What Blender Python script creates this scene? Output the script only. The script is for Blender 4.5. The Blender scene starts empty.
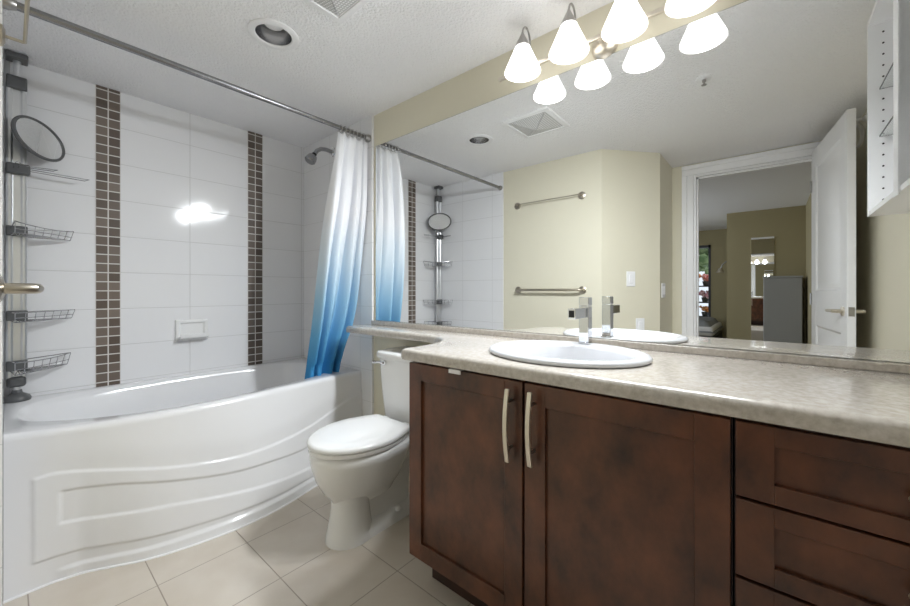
import bpy, bmesh, math, random
from mathutils import Vector, Matrix
random.seed(7)
sc = bpy.context.scene
COL = sc.collection
PI = math.pi

# ------------------------------------------------------------------ camera, world, light, exposure
cam = bpy.data.cameras.new('camera')
cam.sensor_width = 36.0
cam.lens = 36.0 * 376.5 / 910.0
cam.shift_y = -12.5 / 910.0
cam.clip_start = 0.02
camo = bpy.data.objects.new('camera', cam)
COL.objects.link(camo)
camo.location = (0.0, 0.0, 1.06)
camo.rotation_euler = (PI / 2, 0, -0.870)
sc.camera = camo

sc.view_settings.view_transform = 'Standard'
sc.view_settings.look = 'None'
sc.view_settings.gamma = 1.0
sc.view_settings.use_curve_mapping = False
sc.view_settings.exposure = 0.52
sc.cycles.max_bounces = 20
sc.cycles.diffuse_bounces = 12
sc.cycles.glossy_bounces = 10

world = bpy.data.worlds.new('world')
sc.world = world
world.use_nodes = True
world.node_tree.nodes['Background'].inputs[0].default_value = (0.78, 0.86, 0.95, 1)
world.node_tree.nodes['Background'].inputs[1].default_value = 0.9


def area(name, loc, rot, size, energy, color=(1, 1, 1), shape='DISK', size_y=None):
    l = bpy.data.lights.new(name, 'AREA')
    l.shape = shape
    l.size = size
    if size_y:
        l.size_y = size_y
    l.energy = energy
    l.color = color
    o = bpy.data.objects.new(name, l)
    COL.objects.link(o)
    o.location = loc
    o.rotation_euler = rot
    return o


SHADE_Y = (0.757, 0.566, 0.375, 0.184)
SHADE_X = 1.312
LAMP_W = 23.0
SHADE_EMIT = 1.7
GLOW_EMIT = 1.8
BEDROOM_FILL_W = 12.0
for y in SHADE_Y:                                     # the bulbs of the vanity light, shining out of the open shades
    l = bpy.data.lights.new('vanity_bulb_light', 'SPOT')
    l.energy = LAMP_W
    l.color = (0.92, 0.965, 1.0)
    l.spot_size = math.radians(165)
    l.spot_blend = 1.0
    l.shadow_soft_size = 0.045
    o = bpy.data.objects.new('vanity_bulb_light', l)
    COL.objects.link(o)
    o.location = (SHADE_X, y, 1.925)
    o.rotation_euler = Vector((-0.58, 0.46, -0.67)).to_track_quat('-Z', 'Y').to_euler()
area('bedroom_fill_light', (-4.4, 2.75, 1.5), (-PI / 2, 0, 0), 2.4, BEDROOM_FILL_W, (0.95, 0.97, 1.0), 'RECTANGLE', 1.6)  # added fill light for the bedroom, outside an invented opening out of view


# ------------------------------------------------------------------ materials
def srgb(r, g, b):
    f = lambda c: c / 12.92 if c <= 0.04045 else ((c + 0.055) / 1.055) ** 2.4
    return (f(r / 255), f(g / 255), f(b / 255), 1)


def mat(name, col, rough=0.5, metal=0.0, spec=0.5, coat=0.0, noise=None, bump=None, emit=None, trans=0.0, col2=None):
    m = bpy.data.materials.new(name)
    m.use_nodes = True
    nt = m.node_tree
    b = nt.nodes['Principled BSDF']
    b.inputs['Base Color'].default_value = col
    b.inputs['Roughness'].default_value = rough
    b.inputs['Metallic'].default_value = metal
    b.inputs['Specular IOR Level'].default_value = spec
    b.inputs['Coat Weight'].default_value = coat
    b.inputs['Transmission Weight'].default_value = trans
    if emit:
        b.inputs['Emission Color'].default_value = emit[0]
        b.inputs['Emission Strength'].default_value = emit[1]
    geo = nt.nodes.new('ShaderNodeNewGeometry')
    if noise:                                          # (scale xyz, detail, colour, low, high)
        mp = nt.nodes.new('ShaderNodeMapping')
        mp.inputs['Scale'].default_value = noise[0]
        nt.links.new(geo.outputs['Position'], mp.inputs['Vector'])
        n = nt.nodes.new('ShaderNodeTexNoise')
        n.inputs['Scale'].default_value = 1.0
        n.inputs['Detail'].default_value = noise[1]
        n.inputs['Roughness'].default_value = 0.6
        nt.links.new(mp.outputs[0], n.inputs['Vector'])
        r = nt.nodes.new('ShaderNodeValToRGB')
        r.color_ramp.elements[0].position = noise[3]
        r.color_ramp.elements[1].position = noise[4]
        r.color_ramp.elements[0].color = col
        r.color_ramp.elements[1].color = noise[2]
        nt.links.new(n.outputs['Fac'], r.inputs[0])
        nt.links.new(r.outputs[0], b.inputs['Base Color'])
    if bump:                                           # (scale, strength, distance)
        n = nt.nodes.new('ShaderNodeTexNoise')
        n.inputs['Scale'].default_value = bump[0]
        n.inputs['Detail'].default_value = 3.0
        nt.links.new(geo.outputs['Position'], n.inputs['Vector'])
        bp = nt.nodes.new('ShaderNodeBump')
        bp.inputs['Strength'].default_value = bump[1]
        bp.inputs['Distance'].default_value = bump[2]
        nt.links.new(n.outputs['Fac'], bp.inputs['Height'])
        nt.links.new(bp.outputs[0], b.inputs['Normal'])
    return m


def grid_mat(name, col, grout, axes, width, rough=0.1, cellcol=None, grout_rough=0.7, noise=None, spec=0.5):
    """tiles: axes = [(axis index, origin, period), ...]; width = joint width"""
    m = bpy.data.materials.new(name)
    m.use_nodes = True
    nt = m.node_tree
    N, L = nt.nodes, nt.links
    b = N['Principled BSDF']
    b.inputs['Specular IOR Level'].default_value = spec
    geo = N.new('ShaderNodeNewGeometry')
    sep = N.new('ShaderNodeSeparateXYZ')
    L.new(geo.outputs['Position'], sep.inputs[0])

    def M(op, a, c=None):
        n = N.new('ShaderNodeMath')
        n.operation = op
        for i, v in enumerate((a, c)):
            if v is None:
                continue
            if isinstance(v, (int, float)):
                n.inputs[i].default_value = v
            else:
                L.new(v, n.inputs[i])
        return n.outputs[0]
    masks, cells = [], []
    for ax, o, p in axes:
        q = M('DIVIDE', M('SUBTRACT', sep.outputs[ax], o), p)
        fr = M('FRACT', q)
        d = M('ABSOLUTE', M('SUBTRACT', fr, 0.5))
        s = N.new('ShaderNodeMapRange')
        s.interpolation_type = 'SMOOTHSTEP'
        s.inputs['From Min'].default_value = 0.5 - width / p * 0.75
        s.inputs['From Max'].default_value = 0.5 - width / p * 0.35
        L.new(d, s.inputs['Value'])
        masks.append(s.outputs[0])
        cells.append(M('FLOOR', q))
    mask = masks[0]
    for k in masks[1:]:
        mask = M('MAXIMUM', mask, k)
    base = None
    if cellcol:
        cmb = N.new('ShaderNodeCombineXYZ')
        for i, c in enumerate(cells[:3]):
            L.new(c, cmb.inputs[i])
        wn = N.new('ShaderNodeTexWhiteNoise')
        wn.noise_dimensions = '3D'
        L.new(cmb.outputs[0], wn.inputs['Vector'])
        r = N.new('ShaderNodeValToRGB')
        r.color_ramp.elements[0].color = col
        r.color_ramp.elements[1].color = cellcol
        L.new(wn.outputs['Value'], r.inputs[0])
        base = r.outputs[0]
    elif noise:
        n = N.new('ShaderNodeTexNoise')
        n.inputs['Scale'].default_value = noise[0]
        n.inputs['Detail'].default_value = 5
        L.new(geo.outputs['Position'], n.inputs['Vector'])
        r = N.new('ShaderNodeValToRGB')
        r.color_ramp.elements[0].color = col
        r.color_ramp.elements[1].color = noise[1]
        r.color_ramp.elements[0].position = 0.35
        r.color_ramp.elements[1].position = 0.68
        L.new(n.outputs['Fac'], r.inputs[0])
        base = r.outputs[0]
    mix = N.new('ShaderNodeMix')
    mix.data_type = 'RGBA'
    L.new(mask, mix.inputs['Factor'])
    if base is None:
        mix.inputs['A'].default_value = col
    else:
        L.new(base, mix.inputs['A'])
    mix.inputs['B'].default_value = grout
    L.new(mix.outputs['Result'], b.inputs['Base Color'])
    rr = N.new('ShaderNodeMapRange')
    rr.inputs['To Min'].default_value = rough
    rr.inputs['To Max'].default_value = grout_rough
    L.new(mask, rr.inputs['Value'])
    L.new(rr.outputs[0], b.inputs['Roughness'])
    bp = N.new('ShaderNodeBump')
    bp.inputs['Strength'].default_value = 0.5
    bp.inputs['Distance'].default_value = 0.002
    bp.invert = True
    L.new(mask, bp.inputs['Height'])
    L.new(bp.outputs[0], b.inputs['Normal'])
    return m


WHITE_TILE = srgb(230, 230, 232)
GROUT = srgb(200, 200, 200)
M = {}
M['paint'] = mat('pale_khaki_paint', srgb(218, 213, 194), 0.6, bump=(260, 0.12, 0.001))
M['bedroom_paint'] = mat('olive_paint', srgb(170, 160, 126), 0.7)
M['ceiling'] = mat('stippled_ceiling', srgb(244, 244, 246), 0.9, spec=0.1, bump=(115, 1.0, 0.009))
M['tile_back'] = grid_mat('white_wall_tile_back', WHITE_TILE, GROUT, [(0, 0.702, 0.35), (2, 0.575, 0.1938)], 0.0028, 0.09)
M['tile_side'] = grid_mat('white_wall_tile_side', WHITE_TILE, GROUT, [(1, 2.675, 0.35), (2, 0.575, 0.1938)], 0.0028, 0.09)
M['mosaic'] = grid_mat('brown_mosaic', srgb(90, 79, 71), srgb(212, 208, 204), [(0, 0.2885, 0.0492), (2, 0.5813, 0.0477)], 0.0045, 0.25, cellcol=srgb(122, 110, 101))
M['mosaic_r'] = grid_mat('brown_mosaic_right', srgb(88, 78, 71), srgb(208, 204, 200), [(0, 1.0265, 0.0482), (2, 0.5813, 0.0477)], 0.0045, 0.25, cellcol=srgb(118, 108, 100))
M['floor'] = grid_mat('beige_floor_tile', srgb(196, 186, 174), srgb(158, 148, 137), [(0, 0.646, 0.3015), (1, 1.688, 0.302)], 0.0033, 0.35, noise=(5.0, srgb(206, 198, 188)))
M['carpet'] = mat('bedroom_carpet', srgb(150, 140, 125), 0.95, noise=((60, 60, 60), 3, srgb(165, 155, 140), 0.3, 0.7))
M['acrylic'] = mat('white_acrylic', srgb(226, 226, 228), 0.13, spec=0.5, coat=0.2)
M['porcelain'] = mat('white_porcelain', srgb(232, 232, 232), 0.08, coat=0.3)
M['seat_plastic'] = mat('white_seat_plastic', srgb(236, 236, 236), 0.22)
M['ceramic'] = mat('white_ceramic', srgb(208, 209, 213), 0.12)
M['white_paint'] = mat('white_semi_gloss', srgb(236, 236, 238), 0.35)
M['white_melamine'] = mat('white_melamine', srgb(240, 240, 241), 0.35)
M['wood'] = mat('dark_cherry_wood', srgb(48, 29, 20), 0.34, coat=0.1, noise=((10, 10, 7), 9, srgb(114, 68, 44), 0.28, 0.74))
M['wood_dark'] = mat('dark_cherry_carcass', srgb(46, 28, 21), 0.45, noise=((9, 9, 3.0), 5, srgb(66, 40, 30), 0.35, 0.7))
M['laminate'] = mat('stone_laminate', srgb(172, 164, 154), 0.18, spec=0.9, coat=0.3, noise=((75, 75, 75), 10, srgb(198, 192, 185), 0.32, 0.66))
M['chrome'] = mat('chrome', (0.86, 0.87, 0.88, 1), 0.06, 1.0)
M['brushed'] = mat('brushed_steel', (0.42, 0.41, 0.40, 1), 0.28, 1.0)
M['bronze_nickel'] = mat('warm_brushed_nickel', (0.50, 0.455, 0.385, 1), 0.3, 1.0)
M['nickel'] = mat('satin_nickel', srgb(214, 206, 192), 0.32, 0.85)
M['alu'] = mat('aluminium', (0.75, 0.76, 0.77, 1), 0.3, 1.0)
M['greyplastic'] = mat('dark_grey_plastic', srgb(88, 89, 90), 0.4)
M['wire'] = mat('wire_chrome', (0.5, 0.5, 0.51, 1), 0.22, 1.0)
M['mirror'] = mat('mirror_silver', (0.93, 0.94, 0.935, 1), 0.0, 1.0)
M['mirror_edge'] = mat('mirror_edge', srgb(60, 66, 62), 0.3)
M['faucet'] = mat('faucet_chrome', (0.66, 0.67, 0.69, 1), 0.05, 1.0)
M['shower_metal'] = mat('grey_chrome', (0.36, 0.36, 0.37, 1), 0.16, 1.0)
M['rod'] = mat('rod_steel', (0.30, 0.30, 0.31, 1), 0.25, 1.0)
M['black'] = mat('black', srgb(20, 20, 20), 0.5)
M['shade'] = mat('frosted_glass_shade', srgb(190, 188, 184), 0.3, emit=((1.0, 0.985, 0.965, 1), SHADE_EMIT))
M['shade_in'] = mat('frosted_glass_glow', srgb(250, 250, 250), 0.4, emit=((1.0, 0.99, 0.98, 1), GLOW_EMIT))
M['duvet'] = mat('grey_bedding', srgb(126, 128, 130), 0.9, noise=((5, 5, 5), 4, srgb(150, 152, 154), 0.3, 0.7))
M['chest'] = mat('grey_painted_chest', srgb(170, 172, 174), 0.5)
M['leaf'] = mat('leaf_green', srgb(70, 98, 52), 0.6, noise=((6, 6, 6), 4, srgb(150, 168, 120), 0.4, 0.7))
M['flower_red'] = mat('flower_coral', srgb(226, 92, 78), 0.6, noise=((40, 40, 40), 3, srgb(250, 225, 222), 0.45, 0.6))
M['flower_orange'] = mat('flower_orange', srgb(232, 140, 62), 0.6, noise=((40, 40, 40), 3, srgb(246, 206, 160), 0.45, 0.65))
M['flower_pink'] = mat('flower_pink', srgb(214, 120, 150), 0.6, noise=((40, 40, 40), 3, srgb(245, 235, 240), 0.45, 0.6))
M['frame_dark'] = mat('dark_window_frame', srgb(70, 72, 76), 0.4)
M['glass'] = mat('clear_glass', (1, 1, 1, 1), 0.0, trans=1.0)
M['shelf_glass'] = mat('glass_shelf', srgb(245, 248, 247), 0.02, trans=0.95)
M['can'] = mat('downlight_reflector', (0.62, 0.62, 0.63, 1), 0.18, 1.0)
M['concrete'] = mat('balcony_concrete', srgb(150, 148, 144), 0.9)


def curtain_mat():
    m = bpy.data.materials.new('white_to_blue_dyed_fabric')
    m.use_nodes = True
    nt = m.node_tree
    b = nt.nodes['Principled BSDF']
    b.inputs['Roughness'].default_value = 0.75
    b.inputs['Specular IOR Level'].default_value = 0.2
    geo = nt.nodes.new('ShaderNodeNewGeometry')
    sep = nt.nodes.new('ShaderNodeSeparateXYZ')
    nt.links.new(geo.outputs['Position'], sep.inputs[0])
    mr = nt.nodes.new('ShaderNodeMapRange')
    mr.inputs['From Min'].default_value = 0.45
    mr.inputs['From Max'].default_value = 1.95
    nt.links.new(sep.outputs[2], mr.inputs['Value'])
    r = nt.nodes.new('ShaderNodeValToRGB')
    cr = r.color_ramp
    stops = [(0.0, (44, 118, 172)), (0.12, (58, 134, 186)), (0.23, (98, 162, 204)), (0.36, (152, 192, 218)), (0.52, (204, 218, 229)), (0.70, (232, 233, 237))]
    cr.elements[0].position, cr.elements[0].color = stops[0][0], srgb(*stops[0][1])
    cr.elements[1].position, cr.elements[1].color = stops[1][0], srgb(*stops[1][1])
    for p, c in stops[2:]:
        e = cr.elements.new(p)
        e.color = srgb(*c)
    nt.links.new(mr.outputs[0], r.inputs[0])
    nt.links.new(r.outputs[0], b.inputs['Base Color'])
    return m


M['curtain'] = curtain_mat()


# ------------------------------------------------------------------ mesh helpers
class MB:
    def __init__(self):
        self.v = []
        self.f = []

    def add(self, vs, fs):
        o = len(self.v)
        self.v += [tuple(p) for p in vs]
        self.f += [tuple(i + o for i in f) for f in fs]
        return self

    def box(self, x0, x1, y0, y1, z0, z1, mx=None):
        vs = [Vector((x, y, z)) for z in (z0, z1) for y in (y0, y1) for x in (x0, x1)]
        if mx is not None:
            vs = [mx @ p for p in vs]
        return self.add(vs, [(0, 2, 3, 1), (4, 5, 7, 6), (0, 1, 5, 4), (2, 6, 7, 3), (0, 4, 6, 2), (1, 3, 7, 5)])

    def loft(self, rings, cap0=True, cap1=True, closed=True):
        n = len(rings[0])
        vs = [p for r in rings for p in r]
        fs = []
        for k in range(len(rings) - 1):
            for i in range(n if closed else n - 1):
                j = (i + 1) % n
                fs.append((k * n + i, k * n + j, (k + 1) * n + j, (k + 1) * n + i))
        if cap0:
            fs.append(tuple(reversed(range(n))))
        if cap1:
            fs.append(tuple((len(rings) - 1) * n + i for i in range(n)))
        return self.add(vs, fs)

    def tube(self, pts, r, n=8, closed=False):
        pts = [Vector(p) for p in pts]
        rings = []
        m = len(pts)
        up = None
        for i, p in enumerate(pts):
            if closed:
                t = pts[(i + 1) % m] - pts[i - 1]
            else:
                t = pts[min(i + 1, m - 1)] - pts[max(i - 1, 0)]
            t.normalize()
            if up is None:
                up = Vector((0, 0, 1)) if abs(t.z) < 0.9 else Vector((1, 0, 0))
            a = (up - t * up.dot(t))
            if a.length < 1e-5:
                a = t.orthogonal()
            a.normalize()
            up = a
            c = t.cross(a)
            rad = r[i] if isinstance(r, (list, tuple)) else r
            rings.append([p + (a * math.cos(2 * PI * k / n) + c * math.sin(2 * PI * k / n)) * rad for k in range(n)])
        if closed:
            rings.append(rings[0])
            return self.loft(rings, False, False)
        return self.loft(rings)

    def lathe(self, prof, centre=(0, 0, 0), n=32, mx=None, cap0=False, cap1=False):
        """prof = [(radius, z)], axis z"""
        c = Vector(centre)
        rings = []
        for r, z in prof:
            ring = [Vector((r * math.cos(2 * PI * k / n), r * math.sin(2 * PI * k / n), z)) for k in range(n)]
            if mx is not None:
                ring = [mx @ p for p in ring]
            rings.append([p + c for p in ring])
        return self.loft(rings, cap0, cap1)

    def build(self, name, m, parent=None, bevel=0.0, smooth=True, angle=35, seg=2, doubles=True):
        me = bpy.data.meshes.new(name)
        me.from_pydata(self.v, [], self.f)
        bm = bmesh.new()
        bm.from_mesh(me)
        if doubles:
            bmesh.ops.remove_doubles(bm, verts=bm.verts, dist=1e-6)
        bmesh.ops.recalc_face_normals(bm, faces=bm.faces)
        bm.to_mesh(me)
        bm.free()
        me.materials.append(M[m] if isinstance(m, str) else m)
        o = bpy.data.objects.new(name, me)
        COL.objects.link(o)
        if smooth:
            for p in me.polygons:
                p.use_smooth = True
            me.set_sharp_from_angle(angle=math.radians(angle))
        if bevel:
            md = o.modifiers.new('bevel', 'BEVEL')
            md.width = bevel
            md.segments = seg
            md.limit_method = 'ANGLE'
            md.angle_limit = math.radians(40)
            md.harden_normals = False
        if parent is not None:
            o.parent = parent
            o.matrix_parent_inverse = Matrix.Translation(-Vector(parent.location))
        return o


def empty(name, loc=(0, 0, 0)):
    o = bpy.data.objects.new(name, None)
    COL.objects.link(o)
    o.location = loc
    o.empty_display_size = 0.05
    return o


def tag(o, label, cat, group=None, kind=None):
    o['label'] = label
    o['category'] = cat
    if group:
        o['group'] = group
    if kind:
        o['kind'] = kind
    return o


def thing(name, loc, label, cat, group=None):
    return tag(empty(name, loc), label, cat, group)


def struct(o, label=None, cat=None):
    o['kind'] = 'structure'
    if label:
        o['label'] = label
    if cat:
        o['category'] = cat
    return o


def sbox(name, m, x0, x1, y0, y1, z0, z1, label, cat, bevel=0.0):
    return struct(MB().box(x0, x1, y0, y1, z0, z1).build(name, m, bevel=bevel, smooth=False), label, cat)


def prism(poly, z0, z1):
    return MB().loft([[(x, y, z0) for x, y in poly], [(x, y, z1) for x, y in poly]])


def hang(o, *axes):
    pass


def zrot(axis):
    """matrix turning the lathe axis z into the given axis"""
    return Vector((0, 0, 1)).rotation_difference(Vector(axis)).to_matrix()


def lerp(a, b, t):
    return a + (b - a) * t


def interp(P, x):
    if x <= P[0][0]:
        return P[0][1]
    for (a, b), (c, d) in zip(P, P[1:]):
        if x <= c:
            t = (x - a) / (c - a)
            return b + (d - b) * t
    return P[-1][1]


def smooth_interp(P, x):
    if x <= P[0][0]:
        return P[0][1]
    if x >= P[-1][0]:
        return P[-1][1]
    n = len(P)
    for i in range(n - 1):
        (a, b), (c, d) = P[i], P[i + 1]
        if x <= c:
            h = c - a
            t = (x - a) / h
            s0 = (P[i + 1][1] - P[i - 1][1]) / (P[i + 1][0] - P[i - 1][0]) if i > 0 else (d - b) / h
            s1 = (P[i + 2][1] - P[i][1]) / (P[i + 2][0] - P[i][0]) if i < n - 2 else (d - b) / h
            return (2 * t ** 3 - 3 * t ** 2 + 1) * b + (t ** 3 - 2 * t ** 2 + t) * h * s0 + (-2 * t ** 3 + 3 * t ** 2) * d + (t ** 3 - t ** 2) * h * s1


def sstep(a, b, x):
    t = max(0.0, min(1.0, (x - a) / (b - a)))
    return t * t * (3 - 2 * t)


# ------------------------------------------------------------------ dimensions of the room
XW = 1.436        # painted wall behind the vanity mirror
XT = 1.42         # tile face at the shower end
YB = 2.675        # tiled back wall
XL = -0.013       # tile face of the left shower wall
ZC = 2.125        # ceiling
YE = -0.42        # end wall beyond the vanity
XD = -0.86        # wall with the door
CH0 = (-0.018, 0.985)
CH1 = (-0.393, 0.667)

# setting: bathroom shell
sbox('floor', 'floor', XD - 0.12, 1.536, YE - 0.1, 2.775, -0.1, 0.0, 'beige square floor tiles laid across the bathroom', 'floor')
DLX, DLY = 0.712, 1.588                            # the recessed downlight


def holed_slab(name, m, x0, x1, y0, y1, z0, z1, hc, hr):
    bm = bmesh.new()
    n = 48
    lv = []
    for z in (z0, z1):
        o_ = [bm.verts.new((x, y, z)) for x, y in ((x0, y0), (x1, y0), (x1, y1), (x0, y1))]
        h_ = [bm.verts.new((hc[0] + hr * math.cos(2 * PI * k / n), hc[1] + hr * math.sin(2 * PI * k / n), z)) for k in range(n)]
        es = [bm.edges.new((l[i], l[(i + 1) % len(l)])) for l in (o_, h_) for i in range(len(l))]
        bmesh.ops.triangle_fill(bm, edges=es, use_beauty=True, use_dissolve=False)
        lv.append((o_, h_))
    for q in (0, 1):
        A, B = lv[0][q], lv[1][q]
        for i in range(len(A)):
            j = (i + 1) % len(A)
            bm.faces.new((A[i], A[j], B[j], B[i]))
    bmesh.ops.recalc_face_normals(bm, faces=bm.faces)
    me = bpy.data.meshes.new(name)
    bm.to_mesh(me)
    bm.free()
    me.materials.append(M[m])
    o = bpy.data.objects.new(name, me)
    COL.objects.link(o)
    return o


struct(holed_slab('ceiling', 'ceiling', XD - 0.12, 1.536, YE - 0.1, 2.775, ZC, ZC + 0.12, (DLX, DLY), 0.072), 'white stippled bathroom ceiling', 'ceiling')
sbox('wall_right', 'paint', XW, 1.536, YE - 0.1, 2.775, 0.0, ZC, 'pale khaki painted wall behind the long vanity mirror', 'wall')
sbox('wall_shower_right', 'tile_side', XT, XW, 1.856, YB, 0.0, ZC, 'white tiled wall at the shower head end of the tub', 'wall')
sbox('wall_shower_back', 'tile_back', XL - 0.005, XW, YB, YB + 0.1, 0.0, ZC, 'long white tiled wall behind the bathtub', 'wall')
sbox('wall_left', 'paint', -0.118, -0.018, 0.985, 2.775, 0.0, ZC, 'pale khaki wall with the two towel bars, seen in the mirror', 'wall')
sbox('wall_shower_left', 'tile_side', -0.018, XL, 1.856, YB, 0.0, ZC, 'white tiled wall at the corner caddy end of the tub', 'wall')
sbox('trim_1', 'mosaic', 0.2885, 0.387, YB - 0.0025, YB, 0.56, ZC, 'left brown mosaic strip, wider in view, on the tiled back wall', 'mosaic strip')
sbox('trim_2', 'mosaic_r', 1.0265, 1.123, YB - 0.0025, YB, 0.56, ZC, 'right brown mosaic strip, nearer the shower head, on the tiled back wall', 'mosaic strip')
struct(prism([CH0, (-0.118, 0.985), (-0.118, 0.99), (-0.5, 0.767), (-0.393, 0.667)], 0, ZC).build('wall_chamfer', 'paint', smooth=False), 'angled khaki wall between the towel bars and the doorway', 'wall')
sbox('wall_return', 'paint', XD - 0.12, -0.393, 0.667, 0.767, 0, ZC, 'narrow khaki wall beside the doorway carrying the light switch', 'wall')
DY0, DY1, DZ = -0.236, 0.508, 2.03
mb = MB().box(XD - 0.12, XD, DY1, 0.667, 0, ZC).box(XD - 0.12, XD, YE, DY0, 0, ZC).box(XD - 0.12, XD, DY0, DY1, DZ, ZC)
struct(mb.build('wall_door', 'paint', smooth=False), 'khaki wall with the open doorway, seen in the mirror', 'wall')
sbox('wall_end', 'paint', XD - 0.12, XW, YE - 0.1, YE, 0, ZC, 'khaki wall behind the opened door at the vanity end', 'wall')
# door casing and jamb
mb = MB()
def casing_leg(a, b):
    return [[(XD + 0.0005, a, z), (XD + 0.014, a, z), (XD + 0.014, lerp(a, b, 0.55), z), (XD + 0.021, lerp(a, b, 0.62), z), (XD + 0.021, b, z), (XD + 0.0005, b, z)] for z in (0.0, DZ)]


mb.loft(casing_leg(DY1, DY1 + 0.085))
mb.loft(casing_leg(DY0, DY0 - 0.085))
mb.loft([[(XD + 0.0005, y, DZ), (XD + 0.014, y, DZ), (XD + 0.014, y, DZ + 0.047), (XD + 0.021, y, DZ + 0.053), (XD + 0.021, y, DZ + 0.085), (XD + 0.0005, y, DZ + 0.085)] for y in (DY0 - 0.085, DY1 + 0.085)])
tr = struct(mb.build('trim_3', 'white_paint', bevel=0.003), 'white door casing around the doorway', 'door casing')
mb = MB().box(XD - 0.12, XD, DY1 - 0.016, DY1, 0, DZ).box(XD - 0.12, XD, DY0, DY0 + 0.016, 0, DZ).box(XD - 0.12, XD, DY0 + 0.016, DY1 - 0.016, DZ - 0.016, DZ)
mb.box(XD - 0.075, XD - 0.04, DY1 - 0.028, DY1 - 0.016, 0, DZ - 0.016).box(XD - 0.075, XD - 0.04, DY0 + 0.016, DY1 - 0.016, DZ - 0.028, DZ - 0.016)
jb = mb.build('door_jamb', 'white_paint', tr)
MB().box(XD - 0.035, XD - 0.005, DY1 - 0.0175, DY1 - 0.0155, 0.91, 0.97).build('strike_plate', 'brushed', tr)

# ------------------------------------------------------------------ bedroom beyond the doorway
XA, XBW, ZB = -5.45, -7.48, 2.44
sbox('floor_bedroom', 'carpet', XBW - 0.1, XD - 0.12, -0.5, 2.9, -0.1, 0.0, 'bedroom carpet beyond the doorway', 'floor')
sbox('ceiling_bedroom', 'ceiling', XBW - 0.1, XD - 0.12, -0.5, 2.9, ZB, ZB + 0.1, 'dim bedroom ceiling seen through the doorway', 'ceiling')
mb = MB().box(XD - 0.14, XD - 0.12, DY1, 2.8, 0, ZB).box(XD - 0.14, XD - 0.12, -0.5, DY0, 0, ZB).box(XD - 0.14, XD - 0.12, DY0, DY1, DZ, ZB)
struct(mb.build('wall_bedroom_near', 'bedroom_paint', smooth=False), 'bedroom side of the doorway wall', 'wall')
sbox('wall_bedroom_middle', 'bedroom_paint', XBW, XA, -0.41, 0.63, 0, ZB, 'olive bedroom wall holding the tall mirror', 'wall')
sbox('wall_bedroom_right', 'bedroom_paint', XBW, XD - 0.14, -0.51, -0.41, 0, ZB, 'olive bedroom side wall right of the grey chest', 'wall')
W0, W1, WZ0, WZ1 = 1.08, 1.60, 0.20, 2.10
mb = MB().box(XBW - 0.1, XBW, 0.63, W0, 0, ZB).box(XBW - 0.1, XBW, W1, 2.9, 0, ZB).box(XBW - 0.1, XBW, W0, W1, 0, WZ0).box(XBW - 0.1, XBW, W0, W1, WZ1, ZB)
struct(mb.build('wall_bedroom_far', 'bedroom_paint', smooth=False), 'far olive bedroom wall with the window', 'wall')
mb = MB().box(XBW, -5.9, 2.6, 2.7, 0, ZB).box(-2.9, XD - 0.12, 2.6, 2.7, 0, ZB).box(-5.9, -2.9, 2.6, 2.7, 0, 0.6).box(-5.9, -2.9, 2.6, 2.7, 2.3, ZB)  # the opening in this unseen wall is added to let the fill light in
struct(mb.build('wall_bedroom_left', 'bedroom_paint', smooth=False), 'bedroom wall opposite the grey chest', 'wall')
wf = struct(empty('window_1', (XBW, (W0 + W1) / 2, WZ0)), 'dark framed bedroom window looking onto flowers', 'window')
mb = MB()
mb.box(XBW - 0.08, XBW + 0.01, W0, W0 + 0.045, WZ0, WZ1).box(XBW - 0.08, XBW + 0.01, W1 - 0.045, W1, WZ0, WZ1)
mb.box(XBW - 0.08, XBW + 0.01, W0, W1, WZ0, WZ0 + 0.045).box(XBW - 0.08, XBW + 0.01, W0, W1, WZ1 - 0.06, WZ1)
mb.build('window_frame', 'frame_dark', wf)
MB().box(XBW - 0.05, XBW - 0.044, W0 + 0.045, W1 - 0.045, WZ0 + 0.045, WZ1 - 0.06).build('window_pane', 'glass', wf)
# outside the window: balcony slab, tree, flower pots on a stand
sbox('balcony_floor', 'concrete', XBW - 2.2, XBW - 0.1, 0.4, 2.6, -0.1, 0.0, 'concrete balcony slab outside the bedroom window', 'balcony')


def blob(mbx, c, r, n=10, seed=1, squash=1.0):
    rnd = random.Random(seed)
    bm = bmesh.new()
    bmesh.ops.create_icosphere(bm, subdivisions=2, radius=r)
    vs = []
    for v in bm.verts:
        k = 1 + rnd.uniform(-0.22, 0.22)
        vs.append((c[0] + v.co.x * k, c[1] + v.co.y * k, c[2] + v.co.z * k * squash))
    fs = [tuple(v.index for v in f.verts) for f in bm.faces]
    bm.free()
    mbx.add(vs, fs)


t = thing('tree', (-10.2, 2.0, -0.1), 'green tree outside the bedroom window, behind the flower pots', 'tree')
mb = MB()
rnd = random.Random(3)
for i in range(60):
    blob(mb, (-10.2 + rnd.uniform(-0.5, 0.5), 2.0 + rnd.uniform(-0.8, 0.8), 2.1 + rnd.uniform(-0.75, 0.9)), rnd.uniform(0.10, 0.22), seed=i)
mb.build('crown', 'leaf', t, smooth=False)
MB().tube([(-10.2, 2.0, -0.1), (-10.2, 2.0, 2.2)], [0.09, 0.05]).build('trunk', 'wood_dark', t)
t = thing('plant_stand', (-8.3, 1.32, 0.0), 'dark stand under the flower pots outside the bedroom window', 'plant stand')
for z in (0.42, 0.78, 1.18):
    MB().box(-8.45, -8.15, 1.0, 1.75, z - 0.03, z - 0.0005).build('shelf', 'black', t)
for y in (1.02, 1.73):
    for x in (-8.43, -8.17):
        MB().box(x - 0.015, x + 0.015, y - 0.015, y + 0.015, 0, 1.15).build('post', 'black', t)
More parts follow.
